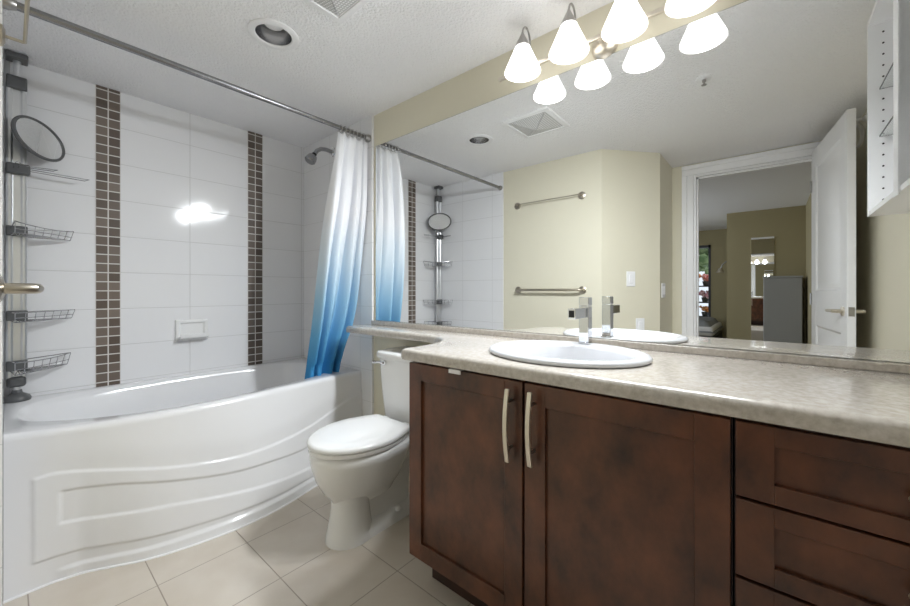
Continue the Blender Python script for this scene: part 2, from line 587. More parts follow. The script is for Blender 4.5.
pots = [('flower_red', 1.18, 1.26, 'coral and white flowers in a pot on the top shelf of the outdoor stand'),
        ('flower_orange', 1.18, 1.50, 'orange flowers in a pot on the top shelf of the outdoor stand'),
        ('flower_pink', 0.78, 1.28, 'pink and white flowers in a pot on the middle shelf of the outdoor stand'),
        ('flower_orange', 0.42, 1.28, 'orange flowers in a pot on the lowest shelf of the outdoor stand')]
for k, (mm, z, y, lab) in enumerate(pots):
    t = thing('flower_pot', (-8.3, y, z), lab, 'potted flowers', 'flower pots outside the bedroom window')
    MB().lathe([(0.0, 0), (0.06, 0), (0.085, 0.11), (0.07, 0.11), (0.05, 0.02)], (-8.3, y, z), 16).build('pot', 'frame_dark', t)
    mb = MB()
    rnd = random.Random(20 + k)
    for i in range(14):
        blob(mb, (-8.3 + rnd.uniform(-0.08, 0.08), y + rnd.uniform(-0.1, 0.1), z + 0.15 + rnd.uniform(-0.03, 0.1)), rnd.uniform(0.03, 0.055), seed=i + 40 * k)
    mb.build('blossoms', mm, t, smooth=False)

# tall wall mirror in the bedroom
t = thing('full_length_mirror', (XA, 0.14, 0.18), 'tall narrow mirror on the olive bedroom wall, partly behind the grey chest', 'mirror')
MB().box(XA, XA + 0.012, -0.02, 0.285, 0.18, 1.94).build('mirror_glass', 'mirror', t)
MB().box(XA, XA + 0.02, -0.02, 0.285, 1.94, 1.97).build('top_highlight', 'white_paint', t)  # white strip put in for the bright highlight on the mirror's top edge
# chest
cx0, cx1, cy0, cy1 = XA, XA + 0.45, -0.36, 0.125
t = thing('tall_chest', ((cx0 + cx1) / 2, (cy0 + cy1) / 2, 0), 'tall plain grey chest against the olive bedroom wall', 'chest')
MB().box(cx0 + 0.02, cx1 - 0.01, cy0 + 0.01, cy1 - 0.01, 0.06, 1.26).build('body', 'chest', t, bevel=0.004)
MB().box(cx0 + 0.015, cx1, cy0, cy1, 1.26, 1.29).build('top', 'chest', t, bevel=0.004)
MB().box(cx1 - 0.012, cx1, cy0 + 0.015, cy1 - 0.015, 0.09, 1.25).build('front_panel', 'chest', t, bevel=0.003)
MB().box(cx0 + 0.04, cx1 - 0.04, cy0 + 0.03, cy1 - 0.03, 0.0, 0.06).build('plinth', 'greyplastic', t)
# bed
t = thing('bed', (-6.6, 1.6, 0), 'bed with rumpled grey bedding below the bedroom window', 'bed')
MB().box(-7.35, -5.75, 0.85, 2.45, 0.0, 0.18).build('bed_base', 'frame_dark', t, bevel=0.01)
MB().box(-7.35, -5.75, 0.86, 2.44, 0.18, 0.36).build('mattress', 'white_paint', t, bevel=0.04)
rings = []
rnd = random.Random(5)
mb = MB()
nx, ny = 24, 24
vs = []
for i in range(nx + 1):
    for j in range(ny + 1):
        u, v = i / nx, j / ny
        e = min(u, 1 - u, v, 1 - v)
        vs.append((-7.38 + 1.66 * u, 0.83 + 1.64 * v, 0.25 + 0.20 * sstep(0, 0.10, e) + 0.03 * math.sin(9 * u + 5 * v) * math.sin(7 * v) * sstep(0, 0.15, e)))
mb.add(vs, [(i * (ny + 1) + j, (i + 1) * (ny + 1) + j, (i + 1) * (ny + 1) + j + 1, i * (ny + 1) + j + 1) for i in range(nx) for j in range(ny)])
mb.build('duvet', 'duvet', t, angle=80)
# wall lamp
ly = 0.63
t = thing('wall_lamp', (-6.6, ly, 1.66), 'small gooseneck lamp on the wall beside the bedroom window', 'lamp')
MB().lathe([(0.0, 0), (0.04, 0), (0.04, 0.02), (0, 0.02)], (-6.6, ly, 1.66), 16, zrot((0, 1, 0))).build('wall_plate', 'brushed', t)
MB().tube([(-6.6, ly + 0.02, 1.66), (-6.6, ly + 0.10, 1.65), (-6.6, ly + 0.16, 1.59), (-6.6, ly + 0.19, 1.50)], 0.014).build('arm', 'brushed', t)
MB().lathe([(0.018, 0.09), (0.026, 0.085), (0.075, 0), (0.068, 0)], (-6.6, ly + 0.195, 1.43), 16).build('lamp_shade', 'nickel', t)

# ------------------------------------------------------------------ open door
hx, hy = XD + 0.024, -0.2145
tx, ty = -0.072, -0.308
d = Vector((tx - hx, ty - hy, 0))
DL = d.length
ang = math.atan2(d.y, d.x)
mx = Matrix.Translation((hx, hy, 0)) @ Matrix.Rotation(ang, 4, 'Z')
t = struct(empty('door_1', (hx, hy, 0.01)), 'white two-panel door swung open against the end wall', 'door')
DT = 0.036
Hd = 2.042
mb = MB()
mb.box(0, 0.105, -DT, 0, 0.01, Hd, mx).box(DL - 0.105, DL, -DT, 0, 0.01, Hd, mx)
mb.box(0.105, DL - 0.105, -DT, 0, Hd - 0.12, Hd, mx).box(0.105, DL - 0.105, -DT, 0, 0.82, 1.06, mx).box(0.105, DL - 0.105, -DT, 0, 0.01, 0.22, mx)
mb.build('door_slab', 'white_paint', t, bevel=0.002)
for (za, zb) in ((1.06, Hd - 0.12), (0.22, 0.82)):
    mb = MB()
    loops = []
    for (ins, dep) in ((0, 0.0), (0.012, -0.009), (0.03, -0.009), (0.06, -0.003)):
        x0, x1, z0, z1 = 0.105 + ins, DL - 0.105 - ins, za + ins, zb - ins
        loops.append([mx @ Vector(p) for p in ((x0, dep, z0), (x1, dep, z0), (x1, dep, z1), (x0, dep, z1))])
    mb.loft(loops, False, True)
    loops = [[mx @ (Vector((0, -DT - 2 * dep_, 0)) + Vector(q)) for q in ()] for dep_ in ()]
    mb.add([mx @ Vector(p) for p in ((0.105, -DT + 0.006, za), (DL - 0.105, -DT + 0.006, za), (DL - 0.105, -DT + 0.006, zb), (0.105, -DT + 0.006, zb))], [(0, 1, 2, 3)])
    mb.build('door_panel', 'white_paint', t, angle=20)


def lever(side):
    y0 = 0.0 if side > 0 else -DT
    hb = MB()
    R = Matrix.Rotation(-PI / 2 if side > 0 else PI / 2, 3, 'X')
    c = Vector((DL - 0.06, y0, 0.945))
    prof = [(0.0, 0.0), (0.026, 0.0), (0.026, 0.008), (0.012, 0.012), (0.010, 0.045), (0, 0.045)]
    n = 20
    rings = []
    for r, z in prof:
        rings.append([mx @ (c + R @ Vector((r * math.cos(2 * PI * k / n), r * math.sin(2 * PI * k / n), z))) for k in range(n)])
    hb.loft(rings, False, False)
    hb.tube([mx @ Vector((DL - 0.06, y0 + side * 0.042, 0.945)), mx @ Vector((DL - 0.10, y0 + side * 0.045, 0.946)), mx @ Vector((DL - 0.175, y0 + side * 0.045, 0.944))], [0.010, 0.009, 0.008], 10)
    hb.build('door_handle', 'nickel', t)


lever(1)
lever(-1)
MB().box(DL - 0.001, DL + 0.0015, -DT + 0.006, -0.006, 0.92, 0.97, mx).build('latch_plate', 'brushed', t)
for z in (0.25, 1.0, 1.8):
    MB().tube([mx @ Vector((-0.004, 0.004, z - 0.04)), mx @ Vector((-0.004, 0.004, z + 0.04))], 0.006, 8).build('hinge', 'brushed', t)


# switches / outlet on the angled and return walls (seen in the mirror)
def plate(name, c, nrm, w, h, label, cat, rockers=1):
    n = Vector((nrm[0], nrm[1], 0)).normalized()
    s = Vector((-n.y, n.x, 0))
    t = thing(name, c, label, cat)
    c = Vector(c)
    Rm = Matrix((( s.x, 0, n.x), (s.y, 0, n.y), (0, 1, 0))).to_4x4()
    mm = Matrix.Translation(c) @ Rm
    MB().box(-w / 2, w / 2, -h / 2, h / 2, 0.0, 0.006, mm).build('cover_plate', 'white_paint', t, bevel=0.002)
    for k in range(rockers):
        ox = (k - (rockers - 1) / 2) * 0.046
        MB().box(ox - 0.016, ox + 0.016, -0.033, 0.033, 0.006, 0.010, mm).build('rocker' if cat == 'light switch' else 'socket', 'white_paint', t, bevel=0.002)
    return t


dn = (0.318, -0.375)
def on_ch(s, z):
    l = math.hypot(*dn)
    return (CH0[0] + (CH1[0] - CH0[0]) * s + dn[0] / l * 0.0, CH0[1] + (CH1[1] - CH0[1]) * s, z)


# the wall faces -y/+x side: outward normal towards the room
cn = Vector((CH1[1] - CH0[1], -(CH1[0] - CH0[0]), 0)).normalized()
cn = cn if cn.x > 0 else -cn
if cn.y > 0:
    cn = Vector((-cn.x, -cn.y, 0))
cn = Vector((0.647, -0.763, 0))
plate('light_switch', on_ch(0.49, 1.148), cn, 0.072, 0.115, 'white single light switch on the angled khaki wall, seen in the mirror', 'light switch')
plate('power_outlet', on_ch(0.65, 0.79), cn, 0.072, 0.115, 'white power outlet low on the angled khaki wall, seen in the mirror', 'outlet')
plate('light_switch', (-0.50, 0.667, 1.06), (0, -1), 0.118, 0.115, 'white double light switch beside the doorway, seen in the mirror', 'light switch', 2)

# white ring hook on the end wall behind the door
t = thing('ring_hook', (-0.35, YE, 1.98), 'white round ring on the khaki wall behind the open door', 'ring')
MB().lathe([(0, 0), (0.018, 0), (0.018, 0.012), (0.008, 0.02), (0.008, 0.066), (0, 0.066)], (-0.35, YE, 2.060), 16, zrot((0, 1, 0))).build('wall_knob', 'white_paint', t)
MB().tube([(-0.35 + 0.075 * 0.72 * math.sin(2 * PI * k / 32), YE + 0.062 + 0.075 * 0.65 * math.sin(2 * PI * k / 32), 1.980 + 0.080 * math.cos(2 * PI * k / 32)) for k in range(32)], 0.010, 8, True).build('ring', 'white_paint', t)

# ------------------------------------------------------------------ bathtub
FB = [(-0.013, 1.995), (0.165, 1.993), (0.225, 1.964), (0.35, 1.893), (0.487, 1.853), (0.67, 1.828), (0.86, 1.844), (1.085, 1.905), (1.25, 1.936), (1.42, 1.945)]
FT = [(-0.013, 2.028), (0.119, 1.972), (0.277, 1.926), (0.462, 1.900), (0.7, 1.902), (0.95, 1.928), (1.23, 1.956), (1.42, 1.965)]
OT = [(0.05, 0.392), (0.114, 0.400), (0.264, 0.372), (0.436, 0.333), (0.646, 0.303), (0.82, 0.298), (1.043, 0.320), (1.249, 0.380), (1.42, 0.44)]
OB = [(0.05, 0.095), (0.135, 0.093), (0.264, 0.085), (0.433, 0.075), (0.635, 0.066), (0.804, 0.058), (1.029, 0.055), (1.42, 0.06)]
IT = [(0.119, 0.331), (0.264, 0.316), (0.435, 0.278), (0.643, 0.240), (0.816, 0.226), (1.026, 0.218), (1.42, 0.27)]
IB = [(0.124, 0.212), (0.264, 0.198), (0.434, 0.182), (0.639, 0.150), (0.809, 0.126), (1.032, 0.108), (1.42, 0.12)]
TX0, TX1, TY1 = XL + 0.001, XT - 0.001, YB - 0.003
RIM = 0.56
BCX, BCY = 0.70, 2.315


def panel_in(x, z, top, bot, x0, w=0.005):
    a = sstep(-w, w, smooth_interp(top, x) - z) * sstep(-w, w, z - smooth_interp(bot, x)) * sstep(-w, w, x - x0)
    return a


def ring_at(zk, off, detail=False):
    """outer outline at height zk, inset off"""
    pts = []
    k = zk / RIM
    nf = 260
    for i in range(nf + 1):
        x = TX0 + (TX1 - TX0) * i / nf
        kk = max(0.0, min(1.0, k))
        y = lerp(smooth_interp(FB, x), smooth_interp(FT, x), kk ** 0.8)
        if detail:
            y -= 0.006 * panel_in(x, zk, OT, OB, 0.055)
            y += 0.006 * panel_in(x, zk, IT, IB, 0.121)
            y += -0.010 * sstep(0.046, 0.034, zk) * sstep(0.10, 0.16, x)
            y += -0.002 * math.exp(-((zk - smooth_interp(OT, x) - 0.075) / 0.05) ** 2)
        pts.append((x, y + off, zk))
    return pts


def closed_ring(zk, off, detail=False):
    fr = ring_at(zk, off, detail)
    o = min(off, 0.0) if off < 0 else off
    ns, nb = 16, 80
    pr = []
    x1, y1 = fr[-1][0], fr[-1][1]
    x0, y0 = fr[0][0], fr[0][1]
    for i in range(1, ns + 1):
        pr.append((x1, lerp(y1, TY1, i / ns), zk))
    for i in range(1, nb + 1):
        pr.append((lerp(x1, x0, i / nb), TY1, zk))
    for i in range(1, ns):
        pr.append((x0, lerp(TY1, y0, i / ns), zk))
    return fr + pr


base_ring = closed_ring(RIM, 0)


def basin_ring(z, hx_l, hx_r, hy_f, hy_b, e=2.6):
    out = []
    # direction by mapping the outer outline to a superellipse
    for (x, y, _) in base_ring:
        dx, dy = (x - BCX) / 0.70, (y - BCY) / 0.36
        a = math.atan2(dy, dx)
        c, s = math.cos(a), math.sin(a)
        r = (abs(c) ** e + abs(s) ** e) ** (-1 / e)
        px = r * c * (hx_r if c > 0 else hx_l)
        py = r * s * (hy_b if s > 0 else hy_f)
        py_add = 0.0
        X = BCX + px
        if s < 0:      # follow the bow of the front
            fy = smooth_interp(FT, X) + 0.055
            tt = abs(py) / hy_f
            py = -(BCY - fy) * tt * (hy_f / 0.36)
        out.append((X, BCY + py, z))
    return out


t = thing('bathtub', (0.7, 2.3, 0.0), 'white bow-front bathtub with embossed apron below the tiled walls', 'bathtub')
mb = MB()
rings = []
nz = 120
for k in range(nz + 1):
    z = 0.001 + (RIM - 0.022) * k / nz
    rings.append(closed_ring(z, 0.0, True))
for a in range(1, 6):
    th = a / 5 * PI / 2
    rings.append(closed_ring(RIM - 0.02 + 0.02 * math.sin(th), 0.02 * (1 - math.cos(th))))
apron_rings = rings
mb.loft(rings, True, False)
inner = [closed_ring(RIM, 0.02),
         basin_ring(RIM, 0.680, 0.645, 0.36, 0.335, 3.2),
         basin_ring(RIM - 0.006, 0.673, 0.638, 0.352, 0.328, 3.1),
         basin_ring(RIM - 0.03, 0.655, 0.628, 0.342, 0.318, 3.0),
         basin_ring(RIM - 0.15, 0.59, 0.61, 0.32, 0.300, 2.8),
         basin_ring(RIM - 0.30, 0.52, 0.59, 0.295, 0.275, 2.7),
         basin_ring(RIM - 0.38, 0.47, 0.57, 0.265, 0.25, 2.6),
         basin_ring(RIM - 0.41, 0.40, 0.52, 0.22, 0.20, 2.5),
         basin_ring(RIM - 0.42, 0.2, 0.3, 0.10, 0.10, 2.2)]
mb2 = MB().loft(inner, False, True)
mb.add(mb2.v, mb2.f)
mb.build('tub_shell', 'acrylic', t, angle=50)
MB().tube([(XL + 0.003, 2.03, 0.0015), (XL + 0.003, 2.03, 0.005)], 0.004).v
caulk = MB()
fr = ring_at(0.001, 0.0, True)
caulk.tube([(x, y - 0.003, 0.002) for x, y, z in fr[::4]], 0.005, 6)
caulk.build('caulk_bead', 'white_paint', t)

# soap dish
t = thing('soap_dish', (0.711, YB, 0.825), 'white ceramic soap dish on the tiled wall above the tub', 'soap dish')
mb = MB()
x0, x1, z0, z1 = 0.628, 0.794, 0.762, 0.888
def rr(x0, x1, z0, z1, y, ins):
    return [(x0 + ins, y, z0 + ins), (x1 - ins, y, z0 + ins), (x1 - ins, y, z1 - ins), (x0 + ins, y, z1 - ins)]
mb.loft([rr(x0, x1, z0, z1, YB, 0), rr(x0, x1, z0, z1, YB - 0.012, 0), rr(x0, x1, z0, z1, YB - 0.016, 0.006), rr(x0, x1, z0, z1, YB - 0.016, 0.018), rr(x0, x1, z0, z1, YB - 0.004, 0.026)], True, True)
mb.build('wall_plate', 'porcelain', t, bevel=0.003)
mb = MB()
prof = [(YB - 0.004, 0.768), (YB - 0.060, 0.778), (YB - 0.068, 0.786), (YB - 0.068, 0.806), (YB - 0.060, 0.806), (YB - 0.056, 0.792), (YB - 0.012, 0.786), (YB - 0.004, 0.80)]
mb.loft([[(x0 + 0.012, y, z) for y, z in prof], [(x1 - 0.012, y, z) for y, z in prof]])
mb.build('dish', 'porcelain', t, bevel=0.003)

# shower head
t = thing('shower', (XT, 2.285, 2.0), 'chrome shower head on a bent arm above the tub', 'shower head')
MB().lathe([(0, 0), (0.032, 0), (0.030, 0.006), (0.014, 0.012), (0, 0.012)], (XT, 2.285, 2.0), 24, zrot((-1, 0, 0))).build('flange', 'chrome', t)
arm = [(1.415, 2.285, 2.0), (1.37, 2.285, 2.003), (1.335, 2.285, 1.998), (1.305, 2.285, 1.978), (1.288, 2.285, 1.952)]
MB().tube(arm, 0.0135, 14).build('shower_arm', 'shower_metal', t)
ax = Vector((-0.52, 0, -0.85)).normalized()
MB().lathe([(0, 0), (0.015, 0), (0.016, 0.016), (0, 0.016)], (1.287, 2.285, 1.951), 20, zrot(ax)).build('collar', 'black', t)
MB().lathe([(0.015, 0.014), (0.028, 0.022), (0.035, 0.046), (0.035, 0.062), (0.029, 0.069), (0, 0.069)], (1.287, 2.285, 1.951), 24, zrot(ax)).build('shower_head', 'shower_metal', t)

# curtain rod, curtain
RY, RZ = 1.884, 1.988
t = thing('curtain_rod', (0.7, RY, RZ), 'brushed steel shower curtain rod across the tub', 'curtain rod')
MB().tube([(XL + 0.006, RY, RZ), (0.75, RY, RZ)], 0.0135, 16).build('outer_tube', 'rod', t)
MB().tube([(0.74, RY, RZ), (XT - 0.006, RY, RZ)], 0.0115, 16).build('inner_tube', 'rod', t)
for x, s in ((XL, 1), (XT, -1)):
    MB().lathe([(0, 0), (0.022, 0), (0.022, 0.012), (0.015, 0.03), (0, 0.03)], (x, RY, RZ), 20, zrot((s, 0, 0))).build('end_flange', 'brushed', t)

t = thing('shower_curtain', (1.31, RY, RZ), 'white to blue shower curtain gathered at the shower head end', 'shower curtain')
LX = [(0.40, 1.095), (0.55, 1.110), (0.62, 1.115), (0.85, 1.118), (1.1, 1.126), (1.33, 1.138), (1.6, 1.163), (1.82, 1.186), (1.97, 1.210)]
LY = [(0.40, 2.075), (0.62, 2.045), (0.85, 1.985), (1.1, 1.940), (1.33, 1.912), (1.6, 1.885), (1.82, 1.868), (1.97, 1.878)]
RX = [(0.40, 1.300), (0.55, 1.312), (0.72, 1.345), (0.85, 1.385), (1.0, 1.405), (1.3, 1.406), (1.97, 1.410)]
CY = [(0.40, 2.075), (0.60, 2.062), (0.85, 2.015), (1.2, 1.955), (1.6, 1.905), (1.97, 1.884)]
nu, nv = 150, 70
vs = []
for j in range(nv + 1):
    z = 0.42 + (1.962 - 0.42) * j / nv
    for i in range(nu + 1):
        s = i / nu
        x = lerp(smooth_interp(LX, z), smooth_interp(RX, z), s)
        w = 4.2
        g = sstep(1.97, 1.5, z)
        amp = lerp(0.012, 0.036, g) * (0.75 + 0.25 * math.sin(2.3 * s + 1.0))
        ph = 2 * PI * (w * s + 0.35 * math.sin(2 * PI * s * 0.8 + z * 0.7)) + 0.5 * math.sin(z * 2.2)
        y = lerp(smooth_interp(LY, z), smooth_interp(CY, z), sstep(0.0, 0.45, s)) + amp * math.sin(ph) + 0.006 * math.sin(2 * ph + z * 3) * (0.5 + g)
        if z < 0.62:
            y = max(y, 2.036 + 0.004 * math.sin(ph))
        x += 0.006 * math.cos(ph) * g
        zz = z
        if j == nv:
            zz -= 0.010 * (1 - math.cos(2 * PI * s * 8)) / 2
        vs.append((min(x, 1.414), y, zz))
fs = [(j * (nu + 1) + i, j * (nu + 1) + i + 1, (j + 1) * (nu + 1) + i + 1, (j + 1) * (nu + 1) + i) for j in range(nv) for i in range(nu)]
cl = MB().add(vs, fs).build('cloth', 'curtain', t, angle=180)
sd = cl.modifiers.new('solid', 'SOLIDIFY')
sd.thickness = 0.0012
for k in range(8):
    x = 1.222 + 0.179 * k / 7
    c = Vector((x, RY, RZ - 0.004))
    MB().tube([c + Vector((0.002 * math.sin(a), 0.019 * math.sin(a), 0.021 * math.cos(a))) for a in [2 * PI * q / 20 for q in range(20)]], 0.0018, 6, True).build('curtain_ring', 'brushed', t)

# ------------------------------------------------------------------ corner shower caddy
PX, PY = 0.022, 2.618
t = thing('shower_caddy', (PX, PY, RIM), 'tension pole shower caddy with wire baskets in the tub corner', 'shower caddy')
mb = MB()
mb.box(PX - 0.022, PX + 0.026, PY - 0.012, PY + 0.012, 0.66, 1.99)
mb.tube([(PX - 0.020, PY - 0.008, 0.66), (PX - 0.020, PY - 0.008, 1.99)], 0.0115, 10)
mb.tube([(PX + 0.022, PY - 0.008, 0.66), (PX + 0.022, PY - 0.008, 1.99)], 0.0105, 10)
mb.build('pole', 'alu', t)
MB().tube([(PX + 0.002, PY, 0.58), (PX + 0.002, PY, 0.68)], 0.013, 12).build('lower_post', 'alu', t)
MB().tube([(PX + 0.002, PY, 1.97), (PX + 0.002, PY, 2.11)], 0.013, 12).build('upper_post', 'alu', t)
MB().box(PX - 0.032, PX + 0.036, PY - 0.042, PY + 0.03, 2.098, 2.124).build('top_pad', 'greyplastic', t, bevel=0.006)
MB().box(PX - 0.030, PX + 0.033, PY - 0.026, PY + 0.022, 1.965, 2.025).build('upper_collar', 'greyplastic', t, bevel=0.006)
MB().box(PX - 0.030, PX + 0.030, PY - 0.028, PY + 0.022, 0.625, 0.672).build('lower_collar', 'greyplastic', t, bevel=0.012)
MB().lathe([(0, 0), (0.043, 0), (0.045, 0.010), (0.040, 0.022), (0.018, 0.036), (0.015, 0.05), (0, 0.05)], (PX + 0.002, PY, RIM + 0.001), 24).build('foot_pad', 'greyplastic', t)
# tub-side dark seal strip is not modelled

def quarter(z, r, ins=0.0, bulge=0.55, n=14, lift=0.0):
    """open wire outline: from the back-wall tip round the front to the left-wall tip"""
    A = Vector((PX + r - ins, 2.645 - 0.6 * ins, z))
    B = Vector((XL + 0.03 + 0.6 * ins, PY - r + ins, z))
    C = Vector((PX + r * bulge, PY - r * bulge, z)) + (A + B) * 0 - Vector((ins, -ins, 0)) * 0.4
    out = []
    for k in range(n + 1):
        q = k / n
        p = A * (1 - q) ** 2 + C * 2 * q * (1 - q) * 1.0 + B * q ** 2
        p.z = z + lift * 4 * (q - 0.5) ** 2
        out.append(p)
    return out


def basket(z, h, r, lift, bracket_h=0.045):
    b = MB()
    bottom = quarter(z, r - 0.012)
    top = quarter(z + h, r, lift=lift)
    P0 = Vector((PX, PY - 0.018, z))
    for loop, zz in ((bottom, z), (top, z + h * 0.9)):
        s = Vector((PX + 0.022, PY + 0.012, zz))
        e = Vector((PX - 0.018, PY - 0.022, zz))
        b.tube([s] + loop + [e], 0.0022, 6)
    mid = quarter(z + h * 0.45, r - 0.006)
    b.tube(mid, 0.0018, 6)
    for k in range(0, 15, 2):
        b.tube([bottom[k], top[k]], 0.0016, 5)
    for k in range(1, 15):
        q = k / 15
        s = Vector((PX + 0.005 + 0.0, PY - 0.02, z))
        b.tube([bottom[min(k, 14)], s.lerp(bottom[min(k, 14)], 0.12)], 0.0014, 5)
    o = b.build('basket', 'wire', t)
    MB().box(PX - 0.030, PX + 0.034, PY - 0.032, PY - 0.004, z, z + bracket_h).build('bracket', 'greyplastic', o, bevel=0.004)
    return o


basket(1.305, 0.035, 0.185, 0.012)
basket(0.925, 0.040, 0.190, 0.0)
basket(0.700, 0.048, 0.175, 0.006)
# hook rack
mb = MB()
zh = 1.605
mb.tube([(PX + 0.02, PY - 0.02, zh), (PX + 0.22, 2.600, zh - 0.004), (PX + 0.235, 2.592, zh + 0.004), (PX + 0.22, 2.585, zh + 0.002), (PX + 0.02, PY - 0.03, zh + 0.006)], 0.002, 6)
mb.tube([(PX + 0.02, PY - 0.03, zh + 0.012), (PX + 0.11, 2.560, zh + 0.010), (PX + 0.125, 2.550, zh + 0.016), (PX + 0.11, 2.545, zh + 0.014), (PX + 0.02, PY - 0.04, zh + 0.016)], 0.002, 6)
mb.tube([(PX - 0.01, PY - 0.03, zh), (PX - 0.004, 2.46, zh), (PX + 0.004, 2.45, zh + 0.006), (PX + 0.010, 2.46, zh), (PX + 0.005, PY - 0.03, zh + 0.004)], 0.002, 6)
hk = mb.build('hook_rack', 'wire', t)
MB().box(PX - 0.032, PX + 0.042, PY - 0.045, PY - 0.004, zh - 0.022, zh + 0.024).build('bracket', 'greyplastic', hk, bevel=0.008)
# oval shaving mirror
mc = Vector((0.090, 2.540, 1.745))
hv = Vector((0.70, 0.71, -0.12)).normalized()
nrm = Vector((0.70, -0.66, 0.16)).normalized()
nrm = (nrm - hv * nrm.dot(hv)).normalized()
vv = nrm.cross(hv).normalized()
if vv.z < 0:
    vv = -vv


def oval(a, b, dpt, n=48):
    return [mc + hv * (a * math.cos(2 * PI * k / n)) + vv * (b * math.sin(2 * PI * k / n)) + nrm * dpt for k in range(n)]


fr_ = MB().loft([oval(0.106, 0.080, -0.006), oval(0.118, 0.090, -0.004), oval(0.120, 0.092, 0.002), oval(0.116, 0.088, 0.008), oval(0.109, 0.081, 0.008), oval(0.107, 0.079, 0.002)], True, False)
sm = fr_.build('shaving_mirror', 'greyplastic', t)
MB().loft([oval(0.108, 0.080, 0.0015), oval(0.108, 0.080, 0.0035)]).build('mirror_glass', 'mirror', sm)
MB().tube([mc - nrm * 0.005, (PX + 0.01, PY - 0.02, 1.74)], 0.009, 10).build('mirror_bracket', 'greyplastic', sm)

# ------------------------------------------------------------------ towel bars on the left wall
def towel_bar(z, y0, y1, r, label):
    t = thing('towel_bar', (-0.018, (y0 + y1) / 2, z), label, 'towel bar', None)
    for y in (y0, y1):
        MB().lathe([(0, 0), (0.030, 0), (0.030, 0.006), (0.018, 0.012), (0, 0.012)], (-0.018, y, z), 24, zrot((1, 0, 0))).build('wall_flange', 'bronze_nickel', t)
    if r > 0.008:
        pts = [(-0.010, y0, z), (0.016, y0, z), (0.031, y0 + 0.006, z), (0.037, y0 + 0.022, z), (0.037, y1 - 0.022, z), (0.031, y1 - 0.006, z), (0.016, y1, z), (-0.010, y1, z)]
        MB().tube(pts, r, 14).build('bar', 'bronze_nickel', t)
    else:
        MB().tube([(-0.012, y0, z), (0.027, y0, z), (0.031, y0 + 0.004, z), (0.031, y1 - 0.004, z), (0.027, y1, z), (-0.012, y1, z)], r, 10).build('bar', 'bronze_nickel', t)
    return t


towel_bar(1.800, 1.135, 1.708, 0.0045, 'thin upper towel bar high on the khaki left wall')
towel_bar(1.064, 1.130, 1.700, 0.0105, 'thick lower towel bar halfway up the khaki left wall')

# ------------------------------------------------------------------ toilet
TCY = 1.402
t = thing('toilet', (1.1, TCY, 0), 'white two-piece toilet with closed lid between tub and vanity', 'toilet')


def egg(xf, xb, hw, z, n=48, back=0.75, wide=0.58):
    """outline, front pointing to -x"""
    xm = lerp(xf, xb, wide)
    out = []
    for k in range(n):
        a = 2 * PI * k / n
        c, s = math.cos(a), math.sin(a)
        if c < 0:
            x = xm + c * (xm - xf)
            y = s * hw
        else:
            e = 2 / 3.0 if back < 1 else 1.0
            x = xm + (abs(c) ** e) * (xb - xm)
            y = (1 if s >= 0 else -1) * (abs(s) ** 0.8) * hw
        out.append((x, TCY + y, z))
    return out


mb = MB()
mb.loft([egg(0.885, 1.17, 0.062, 0.15), egg(0.866, 1.18, 0.085, 0.185), egg(0.832, 1.19, 0.120, 0.225), egg(0.806, 1.20, 0.150, 0.275), egg(0.793, 1.21, 0.170, 0.325),
         egg(0.786, 1.22, 0.180, 0.355), egg(0.786, 1.225, 0.183, 0.372), egg(0.790, 1.225, 0.181, 0.388), egg(0.800, 1.22, 0.172, 0.394)])
# column
mb.loft([egg(0.850, 1.05, 0.092, 0.0, wide=0.5), egg(0.852, 1.05, 0.091, 0.02, wide=0.5), egg(0.862, 1.04, 0.082, 0.06, wide=0.5), egg(0.876, 1.03, 0.076, 0.14, wide=0.5), egg(0.872, 1.03, 0.080, 0.2, wide=0.5), egg(0.865, 1.05, 0.09, 0.235, wide=0.5)])
# trapway hump and foot
def rbox(x0, x1, hw, z, n=6, r=0.03):
    out = []
    for (cx, cy, a0) in ((x1 - r, hw - r, 0), (x0 + r, hw - r, PI / 2), (x0 + r, -hw + r, PI), (x1 - r, -hw + r, 1.5 * PI)):
        for k in range(n + 1):
            a = a0 + PI / 2 * k / n
            out.append((cx + r * math.cos(a), TCY + cy + r * math.sin(a), z))
    return out


mb.loft([rbox(0.92, 1.29, 0.088, 0.0), rbox(0.92, 1.29, 0.087, 0.03), rbox(0.93, 1.285, 0.076, 0.048), rbox(0.94, 1.28, 0.05, 0.06)])
mb.loft([rbox(0.96, 1.26, 0.055, 0.04), rbox(0.97, 1.27, 0.052, 0.16), rbox(1.0, 1.30, 0.056, 0.26), rbox(1.05, 1.40, 0.09, 0.33), rbox(1.08, 1.40, 0.125, 0.368), rbox(1.10, 1.40, 0.135, 0.385)])
bowl = mb.build('bowl', 'porcelain', t, angle=50)
MB().lathe([(0.013, 0), (0.014, 0.012), (0.010, 0.02), (0, 0.022)], (1.16, TCY - 0.076, 0.046), 16).build('bolt_cap', 'white_paint', bowl)
MB().lathe([(0.013, 0), (0.014, 0.012), (0.010, 0.02), (0, 0.022)], (1.16, TCY + 0.076, 0.046), 16).build('bolt_cap', 'white_paint', bowl)


def lidshape(z, ins=0.0, n=40):
    xf, xb, hw, hb = 0.776 + ins, 1.205 - ins, 0.184 - ins, 0.135 - ins
    xm = 1.02
    half = []
    for k in range(n + 1):
        a = PI / 2 * k / n
        half.append((xm - (xm - xf) * math.cos(a), hw * math.sin(a)))
    for k in range(1, 9):
        q = k / 8
        half.append((lerp(xm, xb - 0.02, q), hw - (hw - hb) * q ** 1.6))
    half.append((xb - 0.006, hb - 0.006))
    half.append((xb, hb - 0.02))
    pts = [(x, TCY + y, z) for x, y in half] + [(x, TCY - y, z) for x, y in reversed(half[1:])]
    return pts


